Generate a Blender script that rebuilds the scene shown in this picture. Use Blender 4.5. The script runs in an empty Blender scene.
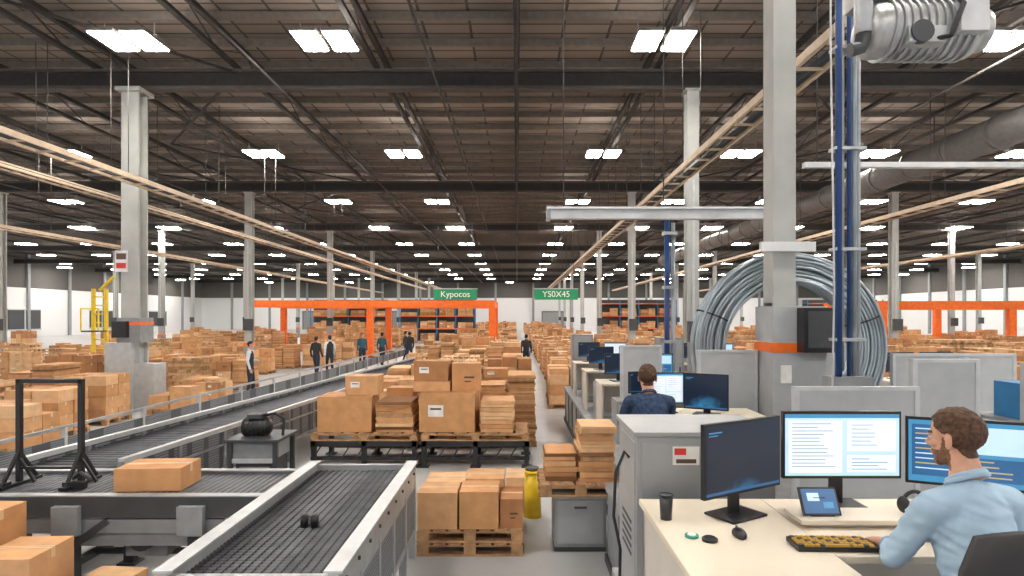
import bpy, math, random
import numpy as np
from mathutils import Vector, Matrix, noise
random.seed(7)
S = bpy.context.scene
COL = S.collection
pi = math.pi

# ------------------------------------------------------------------ materials
def mat(name, col, rough=0.6, metal=0.0, var=0.12, scale=6.0, bump=0.0, emit=None, es=0.0):
    m = bpy.data.materials.new(name); m.use_nodes = True
    nt = m.node_tree; b = nt.nodes['Principled BSDF']
    b.inputs['Roughness'].default_value = rough
    b.inputs['Metallic'].default_value = metal
    tc = nt.nodes.new('ShaderNodeTexCoord')
    n = nt.nodes.new('ShaderNodeTexNoise'); n.inputs['Scale'].default_value = scale
    n.inputs['Detail'].default_value = 4
    nt.links.new(tc.outputs['Object'], n.inputs['Vector'])
    r = nt.nodes.new('ShaderNodeValToRGB')
    r.color_ramp.elements[0].position = 0.3; r.color_ramp.elements[1].position = 0.7
    r.color_ramp.elements[0].color = [max(0, c*(1-var)) for c in col[:3]]+[1]
    r.color_ramp.elements[1].color = [min(1, c*(1+var)) for c in col[:3]]+[1]
    nt.links.new(n.outputs['Fac'], r.inputs['Fac'])
    nt.links.new(r.outputs['Color'], b.inputs['Base Color'])
    if bump > 0:
        bp = nt.nodes.new('ShaderNodeBump'); bp.inputs['Strength'].default_value = bump
        nt.links.new(n.outputs['Fac'], bp.inputs['Height']); nt.links.new(bp.outputs['Normal'], b.inputs['Normal'])
    if emit:
        b.inputs['Emission Color'].default_value = list(emit)+[1]
        b.inputs['Emission Strength'].default_value = es
    return m

def brickmat(name, c1, c2, mortar, scale, bw, bh, ms=0.02, rough=0.7, metal=0.0, rot=(0,0,0)):
    m = bpy.data.materials.new(name); m.use_nodes = True
    nt = m.node_tree; b = nt.nodes['Principled BSDF']
    b.inputs['Roughness'].default_value = rough; b.inputs['Metallic'].default_value = metal
    tc = nt.nodes.new('ShaderNodeTexCoord'); mp = nt.nodes.new('ShaderNodeMapping')
    mp.inputs['Rotation'].default_value = rot
    t = nt.nodes.new('ShaderNodeTexBrick'); t.offset = 0.0
    t.inputs['Color1'].default_value = list(c1)+[1]; t.inputs['Color2'].default_value = list(c2)+[1]
    t.inputs['Mortar'].default_value = list(mortar)+[1]
    t.inputs['Scale'].default_value = scale; t.inputs['Brick Width'].default_value = bw
    t.inputs['Row Height'].default_value = bh; t.inputs['Mortar Size'].default_value = ms
    nt.links.new(tc.outputs['Object'], mp.inputs['Vector']); nt.links.new(mp.outputs['Vector'], t.inputs['Vector'])
    nt.links.new(t.outputs['Color'], b.inputs['Base Color'])
    return m

M = {}
def A(k, *a, **kw): M[k] = mat(k, *a, **kw)
A('carton1', (0.56,0.285,0.12), 0.8, bump=0.05)
A('carton2', (0.63,0.35,0.165), 0.8, bump=0.05)
A('carton3', (0.42,0.195,0.08), 0.8, bump=0.05)
A('carton4', (0.72,0.45,0.24), 0.8, bump=0.05)
A('carton_edge', (0.24,0.115,0.045), 0.9)
A('packing_tape', (0.70,0.48,0.27), 0.35)
A('label_paper', (0.86,0.85,0.81), 0.6)
A('print_ink', (0.10,0.06,0.04), 0.7)
A('pallet_wood', (0.44,0.255,0.125), 0.85, var=0.3, scale=9)
A('pale_lumber', (0.70,0.46,0.25), 0.85, var=0.2, scale=9)
A('galv_steel', (0.40,0.42,0.43), 0.38, 0.5, var=0.15, scale=5)
A('light_steel', (0.52,0.54,0.55), 0.4, 0.3, var=0.1)
A('painted_grey', (0.27,0.285,0.295), 0.5, 0.1)
A('dark_grey', (0.06,0.065,0.07), 0.5, 0.2)
A('black_plastic', (0.012,0.012,0.014), 0.35)
A('black_rubber', (0.02,0.02,0.022), 0.7)
A('belt_dark', (0.115,0.12,0.135), 0.42, 0.5, var=0.2)
A('column_paint', (0.42,0.43,0.41), 0.55, var=0.1, scale=2)
A('beam_dark', (0.075,0.068,0.062), 0.7, var=0.15)
A('joist_dark', (0.032,0.029,0.028), 0.7, var=0.2)
A('purlin', (0.19,0.168,0.148), 0.7, var=0.15)
A('tray_beige', (0.64,0.51,0.37), 0.5, 0.0)
A('orange_paint', (0.90,0.17,0.015), 0.45)
A('yellow_paint', (0.85,0.60,0.03), 0.45)
A('green_sign', (0.008,0.22,0.09), 0.5, emit=(0.01,0.35,0.13), es=0.15)
A('white_paint', (0.74,0.75,0.76), 0.6, var=0.03)
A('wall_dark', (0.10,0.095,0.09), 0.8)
A('desk_top', (0.74,0.66,0.53), 0.4, var=0.04, scale=3)
A('desk_side', (0.58,0.54,0.48), 0.5, var=0.04)
A('partition', (0.41,0.43,0.44), 0.6, var=0.06)
A('cabinet_grey', (0.35,0.365,0.37), 0.45, 0.1, var=0.06)
A('blue_pipe', (0.018,0.06,0.20), 0.35)
A('cable_grey', (0.37,0.43,0.47), 0.33, 0.45, var=0.2, scale=3)
A('duct', (0.16,0.155,0.15), 0.5, 0.3)
A('machine_silver', (0.46,0.47,0.46), 0.35, 0.6, var=0.25, scale=8)
A('red_paint', (0.6,0.04,0.03), 0.5)
A('blue_paint', (0.03,0.20,0.45), 0.5)
A('cup_black', (0.03,0.03,0.035), 0.3)
A('platform_top', (0.33,0.34,0.35), 0.6)
A('skin', (0.58,0.31,0.205), 0.5, var=0.08, scale=30)
A('beard_brown', (0.19,0.095,0.05), 0.85, var=0.35, scale=90, bump=0.4)
A('hair_brown', (0.075,0.034,0.016), 0.75, var=0.5, scale=70, bump=0.5)
A('hair_dark', (0.02,0.015,0.012), 0.7, var=0.4, scale=70, bump=0.4)
A('shirt_blue', (0.36,0.50,0.63), 0.85, var=0.06, scale=14, bump=0.25)
A('shirt_navy', (0.02,0.045,0.10), 0.8, var=0.6, scale=30, bump=0.1)
A('shirt_white', (0.72,0.74,0.76), 0.8)
A('shirt_black', (0.03,0.03,0.035), 0.8)
A('shirt_teal', (0.03,0.10,0.14), 0.8)
A('trousers_navy', (0.025,0.035,0.06), 0.85)
A('shoe', (0.02,0.018,0.016), 0.5)
A('eye_white', (0.6,0.57,0.55), 0.2); A('iris', (0.05,0.03,0.02), 0.2)
A('lip', (0.46,0.20,0.16), 0.5)
A('lamp_glow', (1,1,1), 0.5, emit=(1.0,0.935,0.86), es=88)
A('added_roof_glow', (1,1,1), 0.5, emit=(1.0,0.90,0.80), es=16)  # added glow that brightens the roof deck from the fixture tops
A('lamp_housing', (0.25,0.24,0.23), 0.5)
A('scr_light', (0.3,0.4,0.5), 0.3, emit=(0.50,0.70,0.88), es=0.8)
A('scr_white', (0.3,0.3,0.3), 0.3, emit=(0.88,0.94,1.0), es=0.85)
A('scr_blue', (0.02,0.05,0.1), 0.3, emit=(0.02,0.12,0.30), es=0.8)
A('scr_cyan', (0.02,0.05,0.1), 0.3, emit=(0.06,0.34,0.60), es=0.8)
A('scr_text', (0.05,0.08,0.1), 0.3, emit=(0.30,0.45,0.55), es=0.7)
A('scr_yellow', (0.05,0.08,0.1), 0.3, emit=(0.80,0.62,0.15), es=0.7)
A('key_amber', (0.05,0.04,0.02), 0.4, emit=(0.70,0.36,0.02), es=0.55)
A('green_coaster', (0.02,0.25,0.17), 0.5)
M['mesh_panel'] = brickmat('mesh_panel', (0.24,0.26,0.28),(0.20,0.22,0.24),(0.08,0.085,0.095), 14, 0.5,0.5,0.08, 0.5, 0.3, (pi/2,0,pi/2))
M['belt_mesh'] = brickmat('belt_mesh', (0.16,0.165,0.18),(0.13,0.135,0.15),(0.04,0.04,0.045), 16, 0.5,0.5,0.08, 0.45, 0.4)
def scrart():
    m = bpy.data.materials.new('scr_dark_art'); m.use_nodes=True; nt=m.node_tree; b=nt.nodes['Principled BSDF']
    b.inputs['Base Color'].default_value=(0.008,0.012,0.02,1); b.inputs['Roughness'].default_value=0.3
    tc=nt.nodes.new('ShaderNodeTexCoord'); n=nt.nodes.new('ShaderNodeTexNoise'); n.inputs['Scale'].default_value=14; n.inputs['Detail'].default_value=6
    g=nt.nodes.new('ShaderNodeVectorMath'); g.operation='LENGTH'
    mp=nt.nodes.new('ShaderNodeMapping'); mp.inputs['Location'].default_value=(0,0,-.30); mp.inputs['Scale'].default_value=(5,5,6)
    nt.links.new(tc.outputs['Object'],mp.inputs['Vector']); nt.links.new(mp.outputs['Vector'],g.inputs[0])
    mr=nt.nodes.new('ShaderNodeMapRange'); mr.inputs['From Min'].default_value=1.3; mr.inputs['From Max'].default_value=0.0
    nt.links.new(g.outputs['Value'],mr.inputs['Value'])
    mu=nt.nodes.new('ShaderNodeMath'); mu.operation='MULTIPLY'
    r=nt.nodes.new('ShaderNodeValToRGB'); e=r.color_ramp.elements
    e[0].position=0.12; e[0].color=(0.003,0.010,0.028,1); e[1].position=0.62; e[1].color=(0.06,0.40,0.75,1)
    nt.links.new(tc.outputs['Object'],n.inputs['Vector']); nt.links.new(n.outputs['Fac'],mu.inputs[0]); nt.links.new(mr.outputs['Result'],mu.inputs[1])
    nt.links.new(mu.outputs[0],r.inputs['Fac'])
    nt.links.new(r.outputs['Color'],b.inputs['Emission Color']); b.inputs['Emission Strength'].default_value=0.9
    return m
M['scr_dark'] = scrart()
def floormat():
    m=mat('floor_concrete',(0.44,0.445,0.45),0.35,0,0.10,0.6); nt=m.node_tree; b=nt.nodes['Principled BSDF']
    tc=nt.nodes.new('ShaderNodeTexCoord'); n=nt.nodes.new('ShaderNodeTexNoise'); n.inputs['Scale'].default_value=3; n.inputs['Detail'].default_value=8
    mr=nt.nodes.new('ShaderNodeMapRange'); mr.inputs['To Min'].default_value=0.22; mr.inputs['To Max'].default_value=0.5
    nt.links.new(tc.outputs['Object'],n.inputs['Vector']); nt.links.new(n.outputs['Fac'],mr.inputs['Value']); nt.links.new(mr.outputs['Result'],b.inputs['Roughness'])
    return m
M['floor']=floormat()
M['deck']=brickmat('roof_deck',(0.29,0.245,0.21),(0.20,0.172,0.148),(0.07,0.06,0.053),1.0,1.3,0.55,0.04,0.75)

# ------------------------------------------------------------------ mesh builder
class MB:
    def __init__(s): s.v=[]; s.f=[]; s.m=[]; s.sm=[]; s.mats=[]
    def mi(s,k):
        if k not in s.mats: s.mats.append(k)
        return s.mats.index(k)
    def add(s, vs, fs, k, smooth=False):
        o=len(s.v); s.v.extend([tuple(x) for x in vs]); i=s.mi(k)
        for f in fs: s.f.append([o+j for j in f]); s.m.append(i); s.sm.append(smooth)
    def box(s, c, d, k, rz=0.0, R=None):
        x,y,z=d[0]/2,d[1]/2,d[2]/2
        vs=[Vector((a*x,b*y,e*z)) for e in(-1,1) for b in(-1,1) for a in(-1,1)]
        if R is None: R=Matrix.Rotation(rz,3,'Z')
        vs=[R@v+Vector(c) for v in vs]
        s.add(vs,[(0,2,3,1),(4,5,7,6),(0,1,5,4),(2,6,7,3),(0,4,6,2),(1,3,7,5)],k)
    def b2(s,x0,x1,y0,y1,z0,z1,k): s.box(((x0+x1)/2,(y0+y1)/2,(z0+z1)/2),(abs(x1-x0),abs(y1-y0),abs(z1-z0)),k)
    def beam(s,p0,p1,w,h,k):
        p0=Vector(p0);p1=Vector(p1);d=(p1-p0);L=d.length
        if L<1e-6: return
        d.normalize(); up=Vector((0,0,1)) if abs(d.z)<0.95 else Vector((0,1,0))
        a=d.cross(up).normalized(); b=a.cross(d).normalized()
        R=Matrix((a,d,b)).transposed()
        s.box((p0+p1)/2,(w,L,h),k,R=R)
    def tube(s,pts,r,k,seg=10,closed=False,cap=True,smooth=True):
        pts=[Vector(p) for p in pts]; n=len(pts); rr=r if isinstance(r,(list,tuple)) else [r]*n
        vs=[];fs=[];prev=None
        for i,p in enumerate(pts):
            if closed: d=pts[(i+1)%n]-pts[i-1]
            else: d=pts[min(i+1,n-1)]-pts[max(i-1,0)]
            d.normalize()
            if prev is None:
                up=Vector((0,0,1)) if abs(d.z)<0.9 else Vector((0,1,0)); a=d.cross(up).normalized()
            else: a=(prev-d*prev.dot(d)).normalized()
            prev=a; b=d.cross(a)
            for j in range(seg):
                t=2*pi*j/seg; vs.append(p+(a*math.cos(t)+b*math.sin(t))*rr[i])
        m=n if closed else n-1
        for i in range(m):
            for j in range(seg):
                i2=(i+1)%n; j2=(j+1)%seg
                fs.append((i*seg+j,i*seg+j2,i2*seg+j2,i2*seg+j))
        s.add(vs,fs,k,smooth)
        if cap and not closed:
            o=len(s.v)-len(vs); i=s.mi(k)
            s.f.append([o+j for j in reversed(range(seg))]); s.m.append(i); s.sm.append(False)
            s.f.append([o+(n-1)*seg+j for j in range(seg)]); s.m.append(i); s.sm.append(False)
    def cyl(s,p0,p1,r0,k,r1=None,seg=16): s.tube([p0,p1],[r0,r0 if r1 is None else r1],k,seg)
    def ell(s,c,r,k,R=None,nu=16,nv=10):
        vs=[];fs=[];R=R or Matrix.Identity(3);c=Vector(c)
        vs.append(c+R@Vector((0,0,r[2])))
        for i in range(1,nv):
            t=pi*i/nv
            for j in range(nu):
                u=2*pi*j/nu; vs.append(c+R@Vector((r[0]*math.sin(t)*math.cos(u),r[1]*math.sin(t)*math.sin(u),r[2]*math.cos(t))))
        vs.append(c+R@Vector((0,0,-r[2]))); e=len(vs)-1
        for j in range(nu):
            fs.append((0,1+j,1+(j+1)%nu)); q=1+(nv-2)*nu; fs.append((q+(j+1)%nu,q+j,e))
        for i in range(nv-2):
            for j in range(nu):
                a=1+i*nu+j;b=1+i*nu+(j+1)%nu; fs.append((a,a+nu,b+nu,b))
        s.add(vs,fs,k,True)
    def mesh(s,name,center=True):
        v=np.array(s.v,dtype=float)
        o=np.array([0,0,0.0])
        if center: mn=v.min(0);mx=v.max(0); o=np.array([(mn[0]+mx[0])/2,(mn[1]+mx[1])/2,mn[2]])
        me=bpy.data.meshes.new(name); me.from_pydata((v-o).tolist(),[],s.f)
        for k in s.mats: me.materials.append(M[k])
        me.polygons.foreach_set('material_index',s.m); me.polygons.foreach_set('use_smooth',s.sm); me.update()
        return me,o
    def obj(s,name,bevel=0,parent=None):
        me,o=s.mesh(name); ob=bpy.data.objects.new(name,me); ob.location=o; COL.objects.link(ob)
        if bevel:
            md=ob.modifiers.new('bevel','BEVEL'); md.width=bevel; md.segments=2; md.limit_method='ANGLE'
        if parent: ob.parent=parent
        return ob
def inst(name,me,loc,rz=0):
    ob=bpy.data.objects.new(name,me); ob.location=loc; ob.rotation_euler=(0,0,rz); COL.objects.link(ob); return ob

# ------------------------------------------------------------------ room shell
XL,XR,YB,YF=-62,62,118,-9
b=MB(); b.b2(XL,XR,YF,YB,-0.2,0,'floor'); b.obj('floor')
b=MB(); b.b2(XL,XR,YF,YB,10.7,10.9,'deck'); b.obj('ceiling')
def wall(name,x0,x1,y0,y1):
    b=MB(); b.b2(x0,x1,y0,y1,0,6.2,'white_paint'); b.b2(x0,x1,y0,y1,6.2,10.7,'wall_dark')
    b.obj(name)
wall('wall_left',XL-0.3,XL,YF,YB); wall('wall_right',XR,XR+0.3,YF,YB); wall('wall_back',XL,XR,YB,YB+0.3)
b=MB()
for i in range(16):
    y=6+i*7; b.b2(XL,XL+0.25,y-0.2,y+0.2,0,10.6,'painted_grey')
b.obj('trim_1')
b=MB()
for i in range(16):
    x=-56+i*7.4; b.b2(x-0.2,x+0.2,YB-0.25,YB,0,10.6,'painted_grey')
b.obj('trim_2')
b=MB()
for i in range(16):
    y=6+i*7; b.b2(XR-0.25,XR,y-0.2,y+0.2,0,10.6,'painted_grey')
b.obj('trim_3')
for i,(x,w) in enumerate([(-40,4),(-22,5),(-12,4),(7,4),(20,5),(38,4)]):
    b=MB(); b.b2(x-w/2,x+w/2,YB-0.12,YB-0.02,0,3.4,'painted_grey'); b.b2(x-w/2-.15,x+w/2+.15,YB-0.16,YB-0.02,3.4,3.6,'dark_grey')
    b.b2(x-w/2-.15,x-w/2,YB-0.16,YB-0.02,0,3.4,'dark_grey'); b.b2(x+w/2,x+w/2+.15,YB-0.16,YB-0.02,0,3.4,'dark_grey'); b.obj('door_%d'%(i+1))
for i in range(5):
    y=45+i*14; b=MB(); b.b2(XL+.02,XL+.1,y,y+5,1.0,3.4,'dark_grey'); b.b2(XL+.02,XL+.14,y-.1,y+5.1,3.4,3.55,'light_steel'); b.b2(XL+.02,XL+.14,y-.1,y+5.1,.85,1.0,'light_steel')
    b.b2(XL+.02,XL+.14,y+2.4,y+2.6,1.0,3.4,'light_steel'); b.obj('window_%d'%(i+1))

# roof steel
BY=[3.0+14.2*i for i in range(0,9)]
b=MB()
for y in BY:
    b.b2(XL,XR,y-0.16,y+0.16,9.11,9.2,'beam_dark'); b.b2(XL,XR,y-0.03,y+0.03,9.2,9.6,'joist_dark'); b.b2(XL,XR,y-0.16,y+0.16,9.6,9.68,'beam_dark')
b.obj('roof_girders')
b=MB()
y=YF
while y<YB:
    b.b2(XL,XR,y-0.05,y+0.05,10.45,10.66,'purlin'); y+=1.55
b.obj('roof_purlins')
b=MB()
xs=[-60+4.0*i for i in range(31)]
for x in xs:
    b.b2(x-0.07,x+0.07,YF,YB,10.30,10.44,'joist_dark'); b.b2(x-0.07,x+0.07,YF,YB,9.70,9.80,'joist_dark')
    if abs(x)<34:
        for i in range(45):
            y=YF+1+i*1.6
            if y>60: break
            z0,z1=(9.75,10.35) if i%2 else (10.35,9.75)
            b.beam((x,y,z0),(x,y+1.6,z1),0.028,0.028,'joist_dark')
b.obj('roof_joists')
b=MB()
for x0 in (-28,-16,-8,8,16,28):
    for i in range(7):
        y=BY[i]; s_=1 if x0>0 else -1
        b.beam((x0,y,9.62),(x0+s_*6,y+7.1,9.62),0.06,0.06,'joist_dark')
        b.beam((x0+s_*6,y+7.1,9.62),(x0,y+14.2,9.62),0.06,0.06,'joist_dark')
b.obj('roof_bracing')
b=MB()
b.cyl((-0.03,2,9.0),(-0.03,112,9.0),0.05,'joist_dark',seg=8)
for x,z in ((-6.5,8.9),(-16.2,8.8),(-2.2,9.05),(6.9,8.95),(11.9,8.9),(17,8.9),(-24,8.8)):
    b.cyl((x,2,z),(x,112,z),0.035,'beam_dark',seg=6)
b.obj('sprinkler_pipes')

# columns
def column(x,y,w=0.42,base=0,top=9.11,extra=True):
    b=MB(); t=0.05
    b.b2(x-w/2,x+w/2,y-w/2,y-w/2+t,base,top,'column_paint'); b.b2(x-w/2,x+w/2,y+w/2-t,y+w/2,base,top,'column_paint')
    b.b2(x-t,x+t,y-w/2+t,y+w/2-t,base,top,'column_paint')
    b.b2(x-w*.75,x+w*.75,y-w*.75,y+w*.75,base,base+0.04,'galv_steel')
    b.b2(x-w*.65,x+w*.65,y-w*.65,y+w*.65,top-0.06,top,'column_paint')
    if extra:
        b.b2(x-w*.6,x+w*.6,y-w*.6,y+w*.6,base+0.04,base+1.1,'painted_grey')
        b.b2(x-w*.62,x+w*.62,y-w*.62,y+w*.62,base+1.1,base+1.25,'orange_paint')
        b.b2(x-w*.5,x+w*.8,y-w*.5-.2,y-w*.5,1.9,2.5,'dark_grey'); b.b2(x-.03,x+.03,y-w*.5-.05,y-w*.5,2.5,6.5,'light_steel')
    return b.obj('steel_column')
for i,y in enumerate(BY[2:8]):
    column(-14.0-0.2*i,y,0.36); column(6.0+0.25*i,y,0.34)
for x in (-27,19.7,33,-40,46):
    for y in BY[1:8:1]:
        if y<20: continue
        column(x,y,0.34)
b=MB(); x,y=-10.95,17.2
for dy in(-.22,.17): b.b2(x-.24,x+.24,y+dy,y+dy+.05,0,9.11,'column_paint')
b.b2(x-.05,x+.05,y-.2,y+.2,0,9.11,'column_paint')
b.b2(x-.6,x+.15,y-.4,y+.4,0,1.9,'light_steel'); b.b2(x+.15,x+.72,y-.3,y+.3,0,1.3,'light_steel')
b.b2(x-.3,x+.35,y-.34,y+.3,1.9,2.6,'painted_grey'); b.b2(x-.34,x+.05,y-.50,y-.34,2.05,2.5,'black_plastic')
b.b2(x-.31,x+.36,y-.35,y+.31,2.40,2.48,'orange_paint')
b.b2(x-.4,x-.05,y-.26,y-.23,3.9,4.5,'white_paint'); b.b2(x-.36,x-.09,y-.27,y-.26,4.0,4.15,'red_paint')
b.b2(x-.36,x-.09,y-.27,y-.26,4.25,4.42,'print_ink')
b.cyl((x-.3,y-.1,2.5),(x-.3,y-.1,9.1),.03,'light_steel',seg=8)
b.b2(x-.35,x+.35,y-.35,y+.35,9.0,9.11,'column_paint')
b.obj('steel_column')
column(5.0,17.2,0.34,extra=True)

# lights
b=MB()
for s_ in(-1,1):
    b.b2(s_*.37-.31,s_*.37+.31,-.54,.54,0.03,0.11,'lamp_housing')
    b.b2(s_*.37-.28,s_*.37+.28,-.50,.50,0.0,0.03,'lamp_glow')
    b.b2(s_*.37-.22,s_*.37+.22,-.45,.45,0.112,0.12,'added_roof_glow')  # added upward glow panel, fill for the dark ceiling
b.b2(-.7,.7,-.06,.06,0.12,0.17,'lamp_housing')
for s_ in(-1,1): b.cyl((s_*.6,0,.17),(s_*.6,0,.47),.012,'lamp_housing',seg=5)
lm,_=b.mesh('highbay_light')
LX=[-57,-51,-45,-39,-32.5,-26,-18.3,-10.3,-4.6,3.5,9.1,14.6,20.5,26.5,33,39,45,51,57]
LY=[-5.6,4.4,14.4,24.4,34.6,44.8,55,65,75.4,85.6,95.8,106]
for iy,y in enumerate(LY):
    for x in LX:
        if y<20 and abs(x)>46: continue
        if y<10 and abs(x)>28: continue
        xx=x
        if y==14.4:
            if x==14.6: xx=11.5
            elif x==9.1: continue
            elif x==-10.3: xx=-9.3
        inst('highbay_light',lm,(xx,y,9.22),0)
for i in range(0,12,2): inst('highbay_light',lm,(XL+2.6,38+i*6.8,9.0),0); inst('highbay_light',lm,(XR-2.6,38+i*6.8,9.0),0)  # extra fixtures added beside the side walls to brighten them
for i in range(0,14,2): inst('highbay_light',lm,(-47+i*7.6,YB-4.2,9.0),0)  # extra row added in front of the back wall as fill

# cable trays along the hall
def tray(name,x,z,y0,y1,w=0.5):
    b=MB()
    for s_ in(-1,1): b.b2(x+s_*w/2-.03,x+s_*w/2+.03,y0,y1,z,z+.12,'tray_beige')
    y=y0
    while y<y1: b.b2(x-w/2,x+w/2,y-.03,y+.03,z,z+.03,'tray_beige'); y+=0.8
    for q in(-.12,.05,.15): b.cyl((x+q,y0,z+.07),(x+q,y1,z+.07),.035,'dark_grey',seg=6)
    y=y0+1
    while y<y1:
        b.cyl((x-w/2,y,z+.1),(x-w/2,y,9.7),.012,'beam_dark',seg=5); b.cyl((x+w/2,y,z+.1),(x+w/2,y,9.7),.012,'beam_dark',seg=5); y+=4.7
    return b.obj(name)
tray('cable_tray',4.05,6.05,3.5,75,0.42); tray('cable_tray',12.9,6.0,8,80,0.45)
tray('cable_tray',-10.2,6.2,5,80,0.45); tray('cable_tray',-19.2,5.9,14,85,0.5)
tray('cable_tray',-12.2,6.15,5,80,0.3); tray('cable_tray',24,5.9,14,80,0.5)
b=MB(); b.cyl((14.6,14,8.2),(14.6,60,8.2),0.5,'duct',seg=20)
for i in range(24): b.tube([(14.6,14+i*2,8.2),(14.6,14.12+i*2,8.2)],.54,'duct',20)
for i in range(8): b.cyl((14.6,15+i*6,8.6),(14.6,15+i*6,9.7),.02,'beam_dark',seg=6)
b.obj('ventilation_duct')
b=MB(); b.b2(.45,3.82,8.93,9.07,4.10,4.24,'light_steel'); b.b2(.45,3.82,8.88,9.12,4.24,4.27,'white_paint')
for x in(.7,2.2,3.7): b.cyl((x,9,4.25),(x,9,9.7),.01,'beam_dark',seg=5)
b.b2(.44,.5,8.9,9.1,4.08,4.29,'painted_grey'); b.obj('suspended_beam')
b=MB(); b.b2(4.3,8.2,8.95,9.05,4.87,4.95,'light_steel')
for x in(4.5,7.9): b.cyl((x,9,4.9),(x,9,9.7),.01,'beam_dark',seg=5)
b.obj('suspended_beam')

# ------------------------------------------------------------------ cartons and pallets
TON=['carton1','carton2','carton3','carton4','carton1','carton2']
def pallet(b,x,y,z,w,d,h=.14,k='pallet_wood'):
    for i in range(7):
        sx=x-w/2+ (i+.5)*w/7
        b.box((sx,y,z+h-.012),(w/7*.78,d,.022),k)
    for i in(-1,0,1):
        b.box((x,y+i*(d/2-.06),z+h-.035),(w,.1,.02),k)
        b.box((x,y+i*(d/2-.06),z+.011),(w,.1,.022),k)
        for j in(-1,0,1): b.box((x+j*(w/2-.07),y+i*(d/2-.06),z+h/2-.01),(.13,.1,h-.07),k)
def carton(b,x,y,z,w,d,h,k=None,rz=0,label=True,seam=True):
    k=k or random.choice(TON); R=Matrix.Rotation(rz,3,'Z'); c=Vector((x,y,z))
    def bb(lc,s_,kk): b.box(c+R@Vector(lc),s_,kk,rz)
    bb((0,0,h/2),(w,d,h),k)
    if seam:
        bb((0,0,h+.001),(w*1.001,.05,.003),'packing_tape'); bb((w/2+.001,0,h-.04),(.003,.05,.08),'packing_tape'); bb((-w/2-.001,0,h-.04),(.003,.05,.08),'packing_tape')
        bb((0,0,h-.0005+.0015),(w,.004,.005),'carton_edge')
    if label:
        t=random.random()
        if t<.3: bb((-w*.2,-d/2-.001,h*.55),(w*.28,.003,h*.3),'label_paper'); bb((-w*.2,-d/2-.003,h*.6),(w*.2,.002,h*.05),'print_ink')
        elif t<.7:
            bb((w*.1,-d/2-.001,h*.5),(w*.35,.002,h*.07),'print_ink'); bb((w*.05,-d/2-.001,h*.35),(w*.22,.002,h*.05),'print_ink')
def stack_boxes(b,x,y,z,w,d,h,nx=None,ny=None):
    nx=nx or random.choice([2,2,3]); ny=ny or 2; zz=z; top=z+h
    while zz<top-.1:
        bh=min(random.uniform(.22,.38),top-zz)
        if top-zz-bh<.12: bh=top-zz
        last = zz+bh>=top-.02
        for i in range(nx):
            for j in range(ny):
                if last and random.random()<.3: continue
                cw=w/nx; cd=d/ny; hh=bh*(1 if not last else random.choice([1,1,.8]))
                q=random.uniform(.90,.97)
                carton(b,x-w/2+(i+.5)*cw,y-d/2+(j+.5)*cd,zz,cw*q,cd*.96,hh*.975,rz=random.uniform(-.025,.025))
        zz+=bh
def stack_flat(b,x,y,z,w,d,h,t0=.035):
    zz=z
    while zz<z+h-.005:
        t=min(random.uniform(t0*.7,t0*1.5),z+h-zz)
        b.box((x+random.uniform(-.02,.02),y+random.uniform(-.02,.02),zz+t/2),(w*random.uniform(.93,1),d*random.uniform(.93,1),t*.9),random.choice(TON+['carton_edge','pallet_wood'] if random.random()<.35 else TON),random.uniform(-.02,.02))
        zz+=t
def stack_lumber(b,x,y,z,w,d,h):
    zz=z; n=int(h/.11)
    for i in range(n):
        m=random.choice([5,6,7])
        if i%2:
            for j in range(m): b.box((x-w/2+(j+.5)*w/m,y,zz+.045),(w/m*.8,d*random.uniform(.95,1),.085),random.choice(['pale_lumber','pallet_wood','carton4']))
        else:
            for j in range(4): b.box((x,y-d/2+(j+.5)*d/4,zz+.045),(w*random.uniform(.96,1),d/4*.6,.085),random.choice(['pale_lumber','pallet_wood','carton2']))
        zz+=.105
var=[]
for i in range(20):
    b=MB(); h=[.75,.95,1.15,1.3,1.45,1.6,1.2,1.75][i%8]; pallet(b,0,0,0,1.2,1.0)
    if i>=16:
        if i==16 or i==18:
            b=MB(); nn=7 if i==16 else 10
            for q in range(nn): pallet(b,random.uniform(-.02,.02),random.uniform(-.02,.02),q*.142,1.2,1.0,k=random.choice(['pallet_wood','pale_lumber']))
            h=nn*.142
        else:
            h=1.3 if i==17 else 1.55; stack_lumber(b,0,0,.14,1.15,.95,h-.14)
    elif i%5==4:
        stack_flat(b,-.3,0,.14,.56,.95,h-.14); stack_flat(b,.3,0,.14,.56,.95,(h-.14)*.85)
    elif i%5==2:
        stack_boxes(b,-.3,0,.14,.58,.95,h-.14,1,2); stack_flat(b,.3,0,.14,.56,.95,(h-.14)*.9)
    else: stack_boxes(b,0,0,.14,1.16,.96,h-.14)
    me,_=b.mesh('box_pallet'); var.append((me,h))
GANT=[(-17.1,38.4),(-17.1,44),(-9.4,38.4),(-9.4,44),(-1.6,38.4),(-1.6,44),(20.7,34),(20.7,40),(28,34),(28,40),(37.8,34),(37.8,40)]
COLS=[(-14.0-0.2*i,y) for i,y in enumerate(BY[2:8])]+[(6.0+0.25*i,y) for i,y in enumerate(BY[2:8])]+[(x,y) for x in (-27,19.7,33,-40,46) for y in BY[2:8]]+[(-14.6,21)]
def P(x,y,i=None,rz=None,z=0,only=None):
    for gx,gy in GANT+COLS:
        if abs(x-gx)<1.0 and abs(y-gy)<.9: return
    if i is None: i=random.choice(only) if only else random.randrange(20)
    return inst('box_pallet',var[i][0],(x,y,z),random.choice([0,pi])+random.uniform(-.03,.03) if rz is None else rz)

LOW=[0,1,2,8,9,10,16]; MID=[2,3,4,6,10,11,12,14,16,17,17,19]; HI=[4,5,7,12,13,15,17,18,19,19]
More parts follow.
